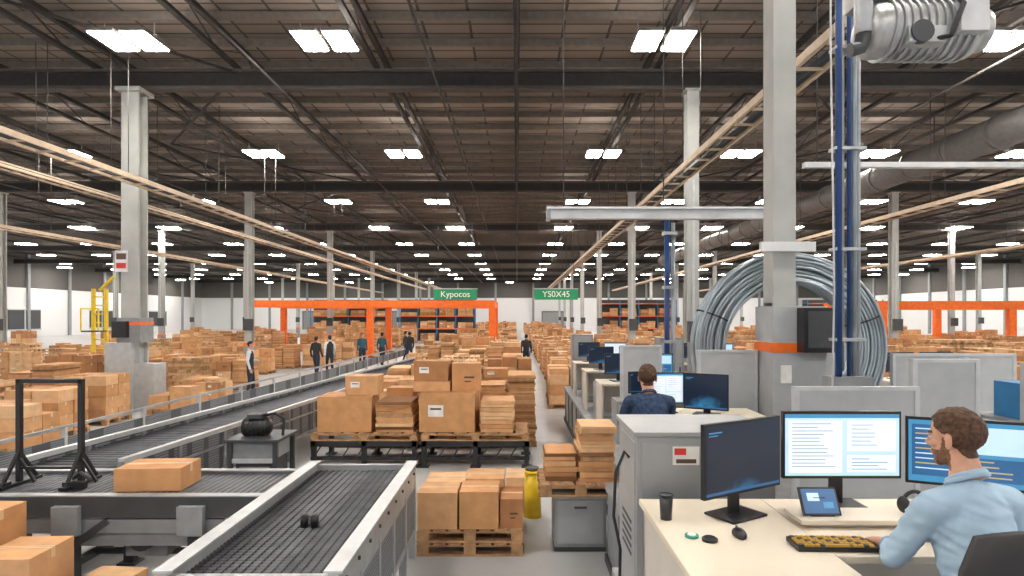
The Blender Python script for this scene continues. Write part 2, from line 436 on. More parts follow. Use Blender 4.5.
# left hall
P(-10.4,13.3,3); P(-11.9,13.5,17); P(-10.5,14.95,6); P(-11.95,15.2,4); P(-12.45,17.0,13); P(-13.6,14.6,5)
P(-9.35,16.6,0); P(-11.7,21.5,17); P(-10.25,22,2); P(-12.6,19.4,2); P(-13.2,22.8,14); P(-9.7,18.8,8); P(-9.9,11.8,1)
for y in np.arange(25,61,2.9):
    for x in (-10.4,-11.9,-15.6,-17.1,-20.3,-23.3,-25.3):
        if random.random()<.60: P(x+random.uniform(-.2,.2),y+random.uniform(-.3,.3),only=MID if y<40 else HI)
for y in np.arange(17,25,2.6):
    for x in (-16.4,-17.9,-20.6,-23.2,-25.8,-29,-32):
        if random.random()<.62: P(x,y,only=MID)
for y in np.arange(27,60,4.2):
    for x in (-29.5,-32.5,-36,-42):
        if random.random()<.5: P(x,y,only=HI)
# centre pile
for y in np.arange(12.6,60,1.6):
    xs_=[-2.75,-1.45,-.2] if y<17 else ([-1.75,-.45] if y<26 else [-3.4,-2.0,-.6])
    for x in xs_:
        if y<17: P(x, y, only=[2,3,4,6,10,11,12,14,5,13])
        elif random.random()<.9: P(x,y,only=MID+HI)
for y in np.arange(28,60,2.8):
    if random.random()<.6: P(-5.0,y,only=LOW+MID)
for y in np.arange(68,112,3.6):
    for x in (-14,-11,-8,-5.4,-3.6,-2.0,-.7):
        if random.random()<.55: P(x,y,only=HI)
# right of aisle
P(1.5,17.6,6); P(1.55,19.3,3)
for y in np.arange(21,110,2.2):
    for x in (1.75,3.1,4.45):
        if random.random()<.82: P(x,y,only=MID+HI if x>2 else MID)
for y in np.arange(17.5,61,2.8):
    for x in (8.3,10.2,11.7,14.2,15.8,18.0,22.3,23.7,26.3,30.0,31.4,36):
        if random.random()<.66 and x<y*1.05: P(x,y,only=HI)
for x,y,i in ((10.4,12.5,5),(10.5,14.4,18),(12,13.5,13),(12.1,15.4,19),(13.6,15.9,7)):
    P(x,y,i)
def rack(x,y,w=8,h=4.4):
    b=MB(); n=4
    for i in range(n+1):
        for dy in(0,1.1): b.b2(x+i*w/n-.05,x+i*w/n+.05,y+dy-.05,y+dy+.05,0,h,'blue_paint')
    for l in range(1,4):
        z=l*h/3.3
        for dy in(0,1.1): b.b2(x,x+w,y+dy-.04,y+dy+.04,z-.1,z,'orange_paint')
        b.b2(x,x+w,y,y+1.1,z,z+.02,'painted_grey')
    b.b2(x,x+w,y+1.02,y+1.08,0,h,'dark_grey')
    for l in range(0,3):
        z=l*h/3.3+.02
        for i in range(n):
            stack_boxes(b,x+(i+.5)*w/n,y+.52,z,w/n*.8,.85,.8,2,1)
    b.obj('storage_rack')
for x,y in ((-22,64),(-12.5,63.6),(9,64),(31,64)): rack(x,y)

def racktable(x0,x1,y0,y1,z):
    b=MB()
    for x in (x0+.05,(x0+x1)/2,x1-.05):
        for y in(y0+.05,y1-.05): b.b2(x-.04,x+.04,y-.04,y+.04,0,z-.14,'black_rubber'); b.b2(x-.09,x+.09,y-.09,y+.09,0,.02,'black_rubber')
    for y in(y0+.05,y1-.05):
        b.b2(x0,x1,y-.04,y+.04,z-.24,z-.14,'black_rubber'); b.b2(x0,x1,y-.03,y+.03,.12,.18,'black_rubber')
    n=int((x1-x0)/.25)
    for i in range(n):
        b.beam((x0+(i+.2)*.25,y0+.03,.16),(x0+(i+.8)*.25,y0+.03,z-.2),.02,.02,'dark_grey')
    pallet(b,(x0+x1)/2,(y0+y1)/2,z-.14,x1-x0,y1-y0)
    return b
b=racktable(-3.62,-1.75,10.5,11.6,.60); b.obj('pallet_stand')
b=racktable(-1.68,.22,10.5,11.6,.60); b.obj('pallet_stand')
def single(name,x,y,z,w,d,h,k,rz=0):
    b=MB(); carton(b,x,y,z,w,d,h,k,rz); return b.obj(name,bevel=.006)
single('cardboard_box',-3.06,10.95,.602,.95,.72,.62,'carton1',.03)
b=MB(); stack_flat(b,-2.17,10.95,.602,.66,.8,.54,.05); b.obj('flat_carton_stack')
single('cardboard_box',-1.22,11.02,.602,.98,.9,.68,'carton1',-.04)
b=MB(); stack_flat(b,-.35,10.95,.602,.60,.8,.55,.06); b.obj('flat_carton_stack')
b=MB(); carton(b,-1.55,11.12,1.286,.66,.55,.18,'carton2',.03); carton(b,-1.55,11.12,1.47,.62,.5,.36,'carton3',-.04); b.obj('cardboard_box',bevel=.006)
single('cardboard_box',-.93,11.15,1.286,.52,.5,.50,'carton1',.04)
single('cardboard_box',-2.80,11.05,1.226,.58,.5,.34,'carton2',.0)

# small foreground pallet
b=MB(); pallet(b,-.52,7.1,0,1.18,1.0,.15); pallet(b,-.52,7.1,.15,1.18,1.0,.15); 
carton(b,-.88,6.84,.30,.44,.46,.40,'carton2'); carton(b,-.42,6.84,.30,.43,.46,.41,'carton1'); carton(b,-.06,6.9,.30,.25,.5,.32,'carton3')
carton(b,-.86,7.35,.30,.46,.48,.38,'carton4'); carton(b,-.38,7.35,.30,.46,.48,.42,'carton2'); carton(b,-.02,7.38,.30,.22,.45,.42,'carton4')
b.obj('box_pallet',bevel=.004)
b=MB(); b.cyl((.20,7.95,0),(.20,7.95,.58),.12,'yellow_paint'); b.tube([(.20,7.95,.58),(.20,7.95,.61)],.135,'yellow_paint'); b.cyl((.20,7.95,.61),(.20,7.95,.65),.09,'dark_grey'); b.obj('yellow_bin')
# workstation cart
b=MB(); b.b2(.42,1.0,6.72,7.28,.06,.63,'painted_grey'); b.b2(.395,1.025,6.7,7.3,.60,.645,'cabinet_grey')
b.b2(.45,.97,6.71,6.72,.10,.58,'cabinet_grey'); b.b2(.64,.78,6.69,6.71,.5,.52,'dark_grey'); b.b2(.42,1.0,6.75,7.25,.0,.06,'dark_grey')
pallet(b,.71,7.0,.645,.93,.75,.14); b.obj('packing_cart',bevel=.004)
b=MB(); stack_flat(b,.90,7.0,.787,.40,.55,.62,.05); b.obj('flat_carton_stack')
b=MB(); stack_flat(b,.50,7.0,.787,.36,.5,.32,.045); b.obj('flat_carton_stack')

# ------------------------------------------------------------------ conveyors
b=MB(); x0,x1,y0,y1,z=-2.22,-1.15,3.75,6.62,.95
for x,s_ in((x0,-1),(x1,1)):
    b.b2(x-.035,x+.035,y0,y1,z-.12,z+.09,'galv_steel'); b.b2(x-.06,x+.06,y0,y1,z+.09,z+.105,'light_steel')
b.b2(x0,x1,y1-.05,y1,z-.1,z+.07,'galv_steel'); b.b2(x0,x1,y0,y0+.05,z-.1,z+.07,'galv_steel')
y=y0+.08
while y<y1-.05:
    b.cyl((x0+.03,y,z-.01),(x1-.03,y,z-.01),.021,'belt_dark',seg=8); y+=.05
for q in range(15):
    xx=x0+.08+q*.065; b.b2(xx-.004,xx+.004,y0+.05,y1-.05,z-.02,z+.013,'black_rubber')
b.b2(x0+.03,x1-.03,y0+.05,y1-.05,z-.09,z-.05,'black_rubber')
for i in range(5):
    ya=y0+i*(y1-y0)/5; yb=ya+(y1-y0)/5
    for x,s_ in((x0,-1),(x1,1)):
        b.b2(x-.02,x+.02,ya+.03,yb-.03,.30,z-.14,'mesh_panel'); b.b2(x-.035,x+.035,ya-.03,ya+.03,0,z-.1,'galv_steel')
        b.b2(x-.03,x+.03,ya,yb,.26,.32,'galv_steel'); b.b2(x-.03,x+.03,ya,yb,z-.18,z-.12,'galv_steel')
for x in(x0,x1): b.b2(x-.035,x+.035,y1-.06,y1,0,z-.1,'galv_steel')
for i in range(9):
    yy=y0+.15+i*.32
    b.cyl((x1+.035,yy,z),(x1+.05,yy,z),.015,'dark_grey',seg=6)
b.obj('roller_conveyor')
b=MB()
for dx in(-.04,.04): b.cyl((-1.66+dx,4.8,.965),(-1.66+dx,4.8,1.06),.034,'black_plastic',seg=12); b.cyl((-1.66+dx,4.8,1.06),(-1.66+dx,4.8,1.07),.025,'dark_grey',seg=12)
b.obj('sensor_puck')
b=MB(); x0,x1,y0,y1,z=-6.6,-2.3,5.55,6.5,.95
b.b2(x0,x1,y0,y0+.05,z-.17,z+.03,'dark_grey'); b.b2(x0,x1,y0-.02,y0+.07,z+.03,z+.045,'galv_steel')
b.b2(x0,x1,y1-.05,y1,z-.17,z+.03,'painted_grey'); b.b2(x0,x1,y1-.07,y1+.02,z+.03,z+.045,'galv_steel')
b.b2(x0,x1,y0+.05,y1-.05,z-.03,z+.005,'belt_mesh')
x=x0+.04
while x<x1:
    b.cyl((x,y0+.05,z),(x,y1-.05,z),.018,'belt_dark',seg=6); x+=.062
b.b2(x0,x1,y0+.02,y0+.06,z-.32,z-.19,'painted_grey')
for x in(-6.4,-5.3,-4.15,-3.0,-2.4):
    for y in(y0+.05,y1-.05): b.b2(x-.05,x+.05,y-.05,y+.05,0,z-.15,'dark_grey'); b.b2(x-.1,x+.1,y-.09,y+.09,0,.02,'dark_grey')
    b.b2(x-.04,x+.04,y0,y1,.3,.36,'dark_grey')
for x in(-4.15,-3.0):
    b.beam((x,y0+.03,.5),(x+.35,y0+.03,z-.2),.06,.06,'dark_grey'); b.b2(x-.12,x+.12,y0-.06,y0,z-.32,z-.05,'painted_grey')
b.cyl((-3.55,y0+.1,.55),(-3.55,y1-.1,.55),.12,'dark_grey'); b.b2(-3.75,-3.35,y0+.2,y0+.6,.35,.52,'painted_grey'); b.b2(-4.15,-3.0,y0+.3,y0+.4,.33,.36,'dark_grey')
b.b2(-4.1,-3.05,y0+.06,y0+.12,.5,.62,'painted_grey')
b.obj('belt_conveyor',bevel=.003)
single('cardboard_box',-3.55,5.95,.97,.62,.42,.22,'carton1',.06)
b=MB()
for x in(-4.98,-4.36):
    b.b2(x-.022,x+.022,5.98,6.03,.97,2.02,'black_plastic'); b.b2(x-.04,x+.04,5.75,6.25,.97,1.0,'black_plastic')
    b.beam((x,6.0,1.30),(x,6.22,1.0),.03,.03,'black_plastic'); b.beam((x,6.0,1.30),(x,5.80,1.0),.03,.03,'black_plastic')
    b.beam((x,6.0,1.24),(x+.16,6.0,.99),.025,.025,'black_plastic')
b.b2(-5.0,-4.34,5.98,6.03,1.98,2.02,'black_plastic'); b.b2(-5.0,-4.34,5.99,6.02,1.12,1.145,'black_plastic')
b.tube([(-4.36,5.9,1.05),(-4.25,5.85,1.12),(-4.15,5.85,1.05)],.02,'black_plastic',6); b.b2(-5.2,-4.95,5.8,5.88,.97,1.03,'black_plastic'); b.b2(-4.4,-4.2,5.8,5.87,.97,1.04,'black_plastic')
b.obj('lifting_frame',bevel=.003)
b=MB(); carton(b,-4.60,4.95,0,.62,.55,.5,'carton3',.05); carton(b,-4.55,4.95,.5,.6,.5,.55,'carton1',-.03); b.obj('cardboard_box',bevel=.006)
b=MB(); carton(b,-3.98,4.85,0,.46,.55,.40,'carton3',.0); carton(b,-3.98,4.85,.40,.44,.5,.38,'carton2',.05); b.obj('cardboard_box',bevel=.006)
single('cardboard_box',-3.42,4.95,0,.42,.5,.48,'carton4',-.1); single('cardboard_box',-2.9,5.1,0,.36,.3,.45,'carton2',.2)
# long angled conveyor
b=MB()
def lx(y): return -5.75+(y-6.9)*0.098
W=1.2; zt=.98; n=17; Y0=6.9; st=1.0
for i in range(n):
    ya=Y0+i*st; yb=ya+st
    for off in(0,W):
        a=Vector((lx(ya)+off,ya,0)); c=Vector((lx(yb)+off,yb,0))
        b.beam(a+Vector((0,0,zt)),c+Vector((0,0,zt)),.08,.06,'light_steel'); b.beam(a+Vector((0,0,.38)),c+Vector((0,0,.38)),.06,.06,'galv_steel')
        b.beam(a+Vector((0,0,.75)),c+Vector((0,0,.75)),.05,.03,'galv_steel')
        d=(c-a)*.04
        b.beam(a+d+Vector((0,0,.68)),c-d+Vector((0,0,.68)),.015,.56,'mesh_panel')
        b.b2(a.x-.03,a.x+.03,a.y-.03,a.y+.03,0,zt,'painted_grey')
    a=Vector((lx(ya)+W/2,ya,.86)); c=Vector((lx(yb)+W/2,yb,.86))
    b.beam(a,c,W-.05,.04,'belt_mesh')
    for j in range(8): b.cyl((lx(ya)+.05,ya+j*.125,.882),(lx(ya)+W-.05,ya+j*.125,.882),.02,'belt_dark',seg=6)
b.obj('long_conveyor')
b=MB()
for i in range(14):
    ya=8+i*2.0; X=-7.6+i*.06
    b.b2(X-.03,X+.03,ya-.03,ya+.03,0,.8,'light_steel')
    b.beam((X,ya,.8),(X+.06,ya+2,.8),.05,.05,'galv_steel'); b.beam((X,ya,.45),(X+.06,ya+2,.45),.03,.35,'mesh_panel')
b.obj('guard_rail')
b=MB(); b.b2(-3.85,-3.15,7.9,8.6,0,.15,'dark_grey'); 
for x in(-3.8,-3.2):
    for y in(7.95,8.55): b.b2(x-.03,x+.03,y-.03,y+.03,.15,1.0,'dark_grey')
b.b2(-3.75,-3.25,8.0,8.5,.2,.72,'dark_grey'); b.b2(-3.86,-3.14,7.88,8.62,.98,1.02,'dark_grey')
b.b2(-3.8,-3.2,7.93,7.95,.7,.76,'light_steel'); b.b2(-3.78,-3.22,7.96,8.5,.74,.97,'painted_grey')
for i in range(5): b.b2(-3.7,-3.3,7.985,8.0,.28+i*.08,.32+i*.08,'painted_grey')
b.cyl((-3.72,8.2,1.14),(-3.40,8.2,1.14),.12,'black_plastic'); b.ell((-3.40,8.2,1.14),(.06,.11,.11),'black_plastic')
for i in range(5): b.tube([(-3.70+i*.06,8.2,1.14),(-3.68+i*.06,8.2,1.14)],.13,'black_rubber',16)
b.b2(-3.65,-3.45,8.1,8.3,1.26,1.32,'dark_grey'); b.tube([(-3.2,8.2,1.02),(-3.18,8.2,1.25),(-3.3,8.2,1.32),(-3.45,8.2,1.29)],.02,'black_rubber',8)
b.obj('drive_motor_unit',bevel=.004)

# orange gantries
def gantry(x0,x1,xm,y0,y1,z):
    b=MB(); w=.2
    for y in(y0,y1):
        b.b2(x0,x1,y-.12,y+.12,z-.45,z,'orange_paint')
        for x in [x0+w,x1-w]+xm: b.b2(x-w,x+w,y-.16,y+.16,0,z-.45,'orange_paint'); b.b2(x-.35,x+.35,y-.35,y+.35,0,.05,'dark_grey')
    for x in [x0+w,x1-w]+xm: b.b2(x-.15,x+.15,y0,y1,z-.4,z-.05,'orange_paint')
    for i in range(12):
        x=x0+(x1-x0)*(i+.5)/12; b.b2(x-.05,x+.05,y0,y1,z-.12,z-.04,'orange_paint')
    b.obj('orange_gantry')
gantry(-17.3,-1.4,[-9.4],38.4,44,3.65)
gantry(20.5,38,[28],34,40,3.5)
def sign(x,y,z,w,h,t):
    root=bpy.data.objects.new('hanging_sign',None); root.location=(x,y,z); COL.objects.link(root)
    b=MB(); b.box((0,0,0),(w,.1,h),'green_sign'); b.box((0,0,h/2+.02),(w+.06,.14,.05),'light_steel')
    for s_ in(-1,1): b.cyl((s_*w*.4,0,h/2),(s_*w*.4,0,9.7-z),.015,'dark_grey',seg=5)
    me,_=b.mesh('panel',False); ob=bpy.data.objects.new('panel',me); ob.parent=root; COL.objects.link(ob)
    cu=bpy.data.curves.new('lettering','FONT'); cu.body=t; cu.size=h*.8; cu.extrude=.01; cu.align_x='CENTER'; cu.align_y='CENTER'
    cu.materials.append(M['label_paper']); to=bpy.data.objects.new('lettering',cu); to.location=(0,-.07,0); to.rotation_euler=(pi/2,0,0); to.parent=root; COL.objects.link(to)
sign(-3.85,37.5,4.0,2.7,.66,'Kypocos'); sign(2.45,37.5,4.0,2.7,.66,'YS0X45')
# yellow mast lift (left)
b=MB(); X=-14.6; Y=21.0
b.b2(X-.5,X+.5,Y-.4,Y+.4,.1,.7,'yellow_paint')
for s_ in(-1,1):
    b.b2(X+s_*.22-.05,X+s_*.22+.05,Y-.05,Y+.05,.7,3.6,'yellow_paint')
    for q in(-.3,.3): b.cyl((X+s_*.45,Y+q,.12),(X+s_*.52,Y+q,.12),.12,'black_rubber')
for i in range(9): b.b2(X-.22,X+.22,Y-.02,Y+.02,.9+i*.3,.94+i*.3,'yellow_paint')
b.b2(X-.3,X+.3,Y-.5,Y-.05,2.1,2.15,'dark_grey')
for s_ in(-1,1): b.beam((X+s_*.3,Y-.5,2.15),(X+s_*.3,Y-.5,2.9),.04,.04,'yellow_paint')
b.beam((X-.3,Y-.5,2.9),(X+.3,Y-.5,2.9),.04,.04,'yellow_paint'); b.beam((X,Y,3.55),(X+.55,Y-.1,4.0),.08,.08,'yellow_paint')
b.obj('mast_lift')

# ------------------------------------------------------------------ operator deck
ZP=.85
def deck_part(x0,x1,y0,y1):
    b=MB(); b.b2(x0,x1,y0,y1,ZP-.06,ZP,'platform_top'); b.b2(x0+.03,x1-.03,y0+.03,y1-.03,0,ZP-.06,'painted_grey')
    b.b2(x0,x0+.03,y0,y1,0,.08,'dark_grey')
    y=y0+.5
    while y<y1: b.b2(x0+.015,x0+.03,y-.01,y+.01,.08,ZP-.06,'dark_grey'); y+=.9
    return b
b=deck_part(.68,8.6,1.2,4.3); b2_=deck_part(.95,8.6,4.3,6.5); b3_=deck_part(1.2,8.6,6.5,15.4)
def merge(a,c):
    o=len(a.v); a.v+=c.v
    for f,m_,s_ in zip(c.f,c.m,c.sm): a.f.append([o+j for j in f]); a.m.append(a.mi(c.mats[m_])); a.sm.append(s_)
merge(b,b2_); merge(b,b3_); b.obj('operator_platform')

ZD=ZP+.75
b=MB()
b.b2(.70,1.40,1.9,3.45,ZD-.035,ZD,'desk_top'); b.b2(1.40,3.6,2.62,3.45,ZD-.035,ZD,'desk_top')
b.b2(.72,.745,1.95,3.42,ZP,ZD-.035,'desk_side'); b.b2(.72,3.55,3.38,3.41,ZP+.15,ZD-.035,'desk_side'); b.b2(3.53,3.56,2.7,3.42,ZP,ZD-.035,'desk_side')
b.b2(.75,1.15,1.95,2.5,ZP,ZD-.05,'desk_side')
for i in range(3): b.b2(1.15,1.16,1.97,2.48,ZP+.05+i*.22,ZP+.24+i*.22,'light_steel')
b.obj('office_desk',bevel=.012)
b=MB(); b.b2(.72,1.55,3.6,4.22,ZP,1.93,'cabinet_grey'); b.b2(.70,1.57,3.58,4.24,1.93,1.955,'cabinet_grey')
b.b2(.745,1.525,3.588,3.6,ZP+.05,1.89,'cabinet_grey')
b.b2(.80,.83,3.57,3.588,1.35,1.5,'black_plastic'); b.b2(.93,1.09,3.583,3.588,1.76,1.87,'label_paper'); b.b2(.94,1.01,3.58,3.583,1.82,1.86,'red_paint'); b.b2(.95,1.07,3.58,3.583,1.77,1.795,'print_ink')
b.b2(.715,.72,3.65,4.17,ZP+.05,1.88,'cabinet_grey')
for i in range(5): b.b2(.711,.715,3.75,4.05,1.15+i*.05,1.17+i*.05,'dark_grey')
b.obj('electrical_cabinet',bevel=.008)
b=MB(); b.tube([(.69,3.7,1.78),(.66,3.68,1.82),(.60,3.65,1.70),(.58,3.6,1.45),(.62,3.6,1.25),(.60,3.55,.8),(.60,3.55,.02)],.009,'black_rubber',8); b.obj('power_cable')

def monitor(name,cx,cy,zb,w,h,yaw,style,zdesk=ZD,stand=True):
    b=MB()
    def bb(x,y,z,sx,sy,sz,k): b.box((x,y,z-zdesk),(sx,sy,sz),k)
    zc=zb+h/2
    bb(0,0,zc,w,.025,h,'black_plastic'); bb(0,.025,zc,w*.6,.03,h*.6,'black_plastic')
    iw,ih=w-.024,h-.03
    def sc(u0,u1,v0,v1,k,l=1): bb((u0+u1-1)*iw/2,-.0125-.0012*l,zc+(v0+v1-1)*ih/2,(u1-u0)*iw,.001,(v1-v0)*ih,k)
    if style=='doc':
        sc(0,1,0,1,'scr_light'); sc(0,1,.94,1,'scr_cyan',2); sc(.03,.5,.05,.9,'scr_white',2); sc(.54,.97,.40,.9,'scr_white',2); sc(.54,.97,.06,.34,'scr_white',2)
        for i in range(13):
            v=.84-i*.058; sc(.06,.06+random.uniform(.2,.38),v,v+.012,'scr_text',3)
        for i in range(6): v=.82-i*.065; sc(.58,.58+random.uniform(.15,.33),v,v+.012,'scr_text',3)
        for i in range(4): v=.27-i*.055; sc(.58,.58+random.uniform(.15,.33),v,v+.012,'scr_cyan',3)
    elif style=='dark':
        sc(0,1,0,1,'scr_dark')
        sc(0,1,.0,.04,'scr_blue',2); sc(.03,.2,.9,.92,'scr_cyan',2); sc(.03,.15,.86,.875,'scr_cyan',2)
    else:
        sc(0,1,0,1,'scr_cyan'); sc(.03,.45,.1,.93,'scr_blue',2); sc(.5,.97,.5,.93,'scr_light',2); sc(.5,.97,.08,.44,'scr_blue',2)
        for i in range(9): v=.85-i*.08; sc(.06,.06+random.uniform(.12,.34),v,v+.02,'scr_yellow' if i%3==1 else 'scr_light',3)
        for i in range(4): v=.38-i*.08; sc(.54,.54+random.uniform(.15,.38),v,v+.02,'scr_yellow',3)
    if stand:
        bb(0,.055,(zdesk+zc)/2,.07,.02,zc-zdesk-.01,'black_plastic')
        bb(0,.04,zdesk+.009,.26,.19,.012,'black_plastic')
    me,_=b.mesh(name,False); ob=inst(name,me,(cx,cy,zdesk),yaw)
    md=ob.modifiers.new('bevel','BEVEL'); md.width=.003; md.segments=2; md.limit_method='ANGLE'
    return ob
monitor('computer_monitor',1.17,3.12,1.735,.58,.375,math.atan2(.30,.515),'dark')
monitor('computer_monitor',1.77,3.28,1.765,.645,.365,0,'doc')
monitor('computer_monitor',2.37,3.17,1.745,.54,.36,-.42,'dash')
b=MB(); b.b2(1.45,2.02,2.98,3.12,ZD+.001,ZD+.02,'desk_side'); b.b2(1.40,2.07,2.95,3.15,ZD+.02,ZD+.045,'desk_top'); b.obj('monitor_riser',bevel=.004)
b=MB(); R=Matrix.Rotation(-.5,3,'X'); c=Vector((1.53,3.04,ZD+.046+.065)); b.box(c,(.19,.012,.14),'black_plastic',R=R); b.box(c+R@Vector((0,-.0075,0)),(.17,.002,.12),'scr_blue',R=R)
b.box(c+R@Vector((-.03,-.009,.02)),(.06,.001,.04),'scr_light',R=R); b.box(c+R@Vector((.04,-.009,-.02)),(.05,.001,.03),'scr_cyan',R=R)
b.beam(c+Vector((0,.05,-.055)),c+Vector((0,.0,.02)),.06,.006,'black_plastic'); b.box((1.53,3.05,ZD+.051),(.12,.1,.008),'black_plastic'); b.obj('tablet_computer')
b=MB(); R=Matrix.Rotation(-.03,3,'Z'); c0=Vector((1.43,2.73,ZD+.001)); b.box(c0+Vector((0,0,.011)),(.35,.135,.02),'black_plastic',-.03)
for r in range(5):
    for q in range(14):
        if r==4 and 4<q<10: continue
        b.box(c0+R@Vector((-.156+q*.0238,-.05+(4-r)*.025,.025)),(.0175,.0175,.008),'key_amber' if (q*3+r*5)%4!=0 else 'dark_grey',-.03)
b.box(c0+R@Vector((.0,-.05,.025)),(.11,.018,.008),'key_amber',-.03)
b.obj('computer_keyboard')
b=MB(); b.ell((1.06,2.86,ZD+.012),(.032,.055,.026),'black_plastic'); b.cyl((1.06,2.885,ZD+.03),(1.06,2.90,ZD+.036),.006,'painted_grey',seg=8); b.cyl((1.06,2.86,ZD+.001),(1.06,2.86,ZD+.008),.028,'black_plastic'); b.obj('computer_mouse')
b=MB(); b.cyl((.83,2.85,ZD+.001),(.83,2.85,ZD+.012),.032,'green_coaster',seg=20); b.cyl((.83,2.85,ZD+.012),(.83,2.85,ZD+.016),.02,'label_paper',seg=20); b.obj('drink_coaster')
b=MB(); b.cyl((.90,2.80,ZD+.001),(.90,2.80,ZD+.014),.036,'black_plastic',seg=20); b.tube([(.90+.026*math.cos(t),2.80+.026*math.sin(t),ZD+.016) for t in np.linspace(0,2*pi,16,endpoint=False)],.004,'dark_grey',6,closed=True); b.obj('wireless_charger')
b=MB(); b.tube([(.77,3.10,ZD+.001),(.77,3.10,ZD+.125)],[.029,.035],'cup_black',20); b.tube([(.77+.035*math.cos(t),3.10+.035*math.sin(t),ZD+.127) for t in np.linspace(0,2*pi,20,endpoint=False)],.004,'dark_grey',6,closed=True); b.obj('coffee_tumbler')
b=MB(); cx,cy=2.02,3.05; zz=ZD+.048
b.tube([(cx+.06*math.cos(t),cy,zz+.045+.065*math.sin(t)) for t in np.linspace(0,pi,14)],.010,'black_plastic',8)
for s_ in(-1,1): b.ell((cx+s_*.055,cy,zz+.044),(.025,.04,.042),'black_rubber')
b.obj('headphones')
b=MB(); b.b2(2.25,2.45,2.8,2.95,ZD+.001,ZD+.015,'label_paper'); b.b2(2.5,2.62,2.78,2.9,ZD+.001,ZD+.05,'yellow_paint'); b.obj('desk_papers')

# chairs
def chair(x,y,z,yaw,bh=.58,seat=.47,hw0=.235):
    b=MB(); R=Matrix.Rotation(yaw,3,'Z'); o=Vector((x,y,z)); T=lambda p:o+R@Vector(p)
    b.box(T((0,0,seat-.04)),(.48,.46,.08),'black_rubber',yaw)
    b.cyl(T((0,0,.1)),T((0,0,seat-.08)),.03,'dark_grey')
    for i in range(5):
        a=2*pi*i/5+.3; b.beam(T((0,0,.09)),T((.27*math.cos(a),.27*math.sin(a),.06)),.045,.03,'black_plastic'); b.ell(T((.28*math.cos(a),.28*math.sin(a),.029)),(.03,.03,.028),'black_plastic')
    nb=9; rows=9; vs=[];fs=[]
    for k in range(2):
        for r in range(rows):
            v=r/(rows-1); zz=seat+.08+v*bh; hw=hw0*(1-.22*max(0,v-.7)/.3)
            for j in range(nb):
                u=-1+2*j/(nb-1); yy=-.25+.05*u*u-.03*math.sin(v*pi)+(-.05 if k else 0)
                vs.append(T((u*hw,yy-.03*v,zz-.05*u*u*(v**3))))
    N=nb*rows
    for r in range(rows-1):
        for j in range(nb-1):
            a=r*nb+j; fs.append((a,a+1,a+nb+1,a+nb)); fs.append((N+a,N+a+nb,N+a+nb+1,N+a+1))
    for j in range(nb-1): fs.append((j,N+j,N+j+1,j+1)); t=(rows-1)*nb+j; fs.append((t,t+1,N+t+1,N+t))
    for r in range(rows-1): a=r*nb; fs.append((a,a+nb,N+a+nb,N+a)); a=r*nb+nb-1; fs.append((a,N+a,N+a+nb,a+nb))
    b.add(vs,fs,'black_rubber',True)
    b.beam(T((0,-.05,seat-.08)),T((0,-.27,seat-.06)),.08,.03,'black_plastic'); b.beam(T((0,-.27,seat-.06)),T((0,-.33,seat+.35)),.07,.03,'black_plastic')
    for s_ in(-1,1):
        b.beam(T((s_*.27,-.08,seat-.06)),T((s_*.27,-.08,seat+.14)),.03,.05,'black_plastic'); b.box(T((s_*.27,-.08,seat+.15)),(.06,.22,.03),'black_plastic',yaw)
        b.beam(T((s_*.2,-.08,seat-.07)),T((s_*.28,-.08,seat-.06)),.05,.02,'black_plastic')
    return b.obj('office_chair')
chair(1.765,2.16,ZP,-.28,bh=.57,hw0=.25)
chair(1.30,5.72,ZP,-.05,bh=.34)

def desk(x0,x1,y0,y1):
    b=MB(); b.b2(x0,x1,y0,y1,ZD-.03,ZD,'desk_top')
    for x in(x0+.03,x1-.03): b.b2(x-.015,x+.015,y0+.04,y1-.04,ZP,ZD-.03,'desk_side')
    b.b2(x0+.03,x1-.03,y1-.06,y1-.04,ZP+.2,ZD-.03,'desk_side'); b.obj('office_desk',bevel=.005)
desk(1.22,2.62,6.12,6.85)
monitor('computer_monitor',1.60,6.5,1.70,.42,.34,.08,'doc'); monitor('computer_monitor',2.0,6.35,1.66,.46,.38,-.5,'dark'); monitor('computer_monitor',1.32,6.62,1.80,.20,.24,.3,'dark')
def partition(x0,x1,y,z0,z1,k='partition'):
    b=MB(); b.b2(x0,x1,y-.02,y+.02,z0+.03,z1,k); b.b2(x0-.02,x1+.02,y-.03,y+.03,z1,z1+.03,'light_steel')
    for x in(x0,x1): b.b2(x-.02,x+.02,y-.03,y+.03,z0,z1,'light_steel'); b.b2(x-.03,x+.03,y-.12,y+.12,z0,z0+.03,'light_steel')
    b.obj('office_divider')
partition(2.15,2.82,7.1,ZP,2.22); partition(1.5,2.05,8.6,ZP,2.2)
partition(3.50,4.05,5.3,ZP,2.24,'partition'); partition(2.25,3.22,4.85,ZP,2.05,'partition')
partition(4.7,6.2,7.5,ZP,2.15); partition(3.95,4.9,8.8,ZP,2.22,'partition')
def station(x,y):
    desk(x,x+1.4,y,y+.7)
    monitor('computer_monitor',x+.35,y+.35,1.72,.5,.33,.15,'dark'); monitor('computer_monitor',x+.95,y+.35,1.72,.5,.33,-.15,random.choice(['doc','dash','dark']))
    b=MB(); b.b2(x+.1,x+.5,y-.9,y-.4,ZP,ZP+.6,'painted_grey'); b.b2(x+.12,x+.48,y-.91,y-.9,ZP+.05,ZP+.28,'cabinet_grey'); b.b2(x+.12,x+.48,y-.91,y-.9,ZP+.32,ZP+.55,'cabinet_grey'); b.obj('filing_cabinet',bevel=.005)
for x,y in((1.3,9.3),(1.3,11.4),(1.3,13.4),(3.6,10.4),(3.6,13),(6.0,9.6),(6.0,12.2)): station(x,y)
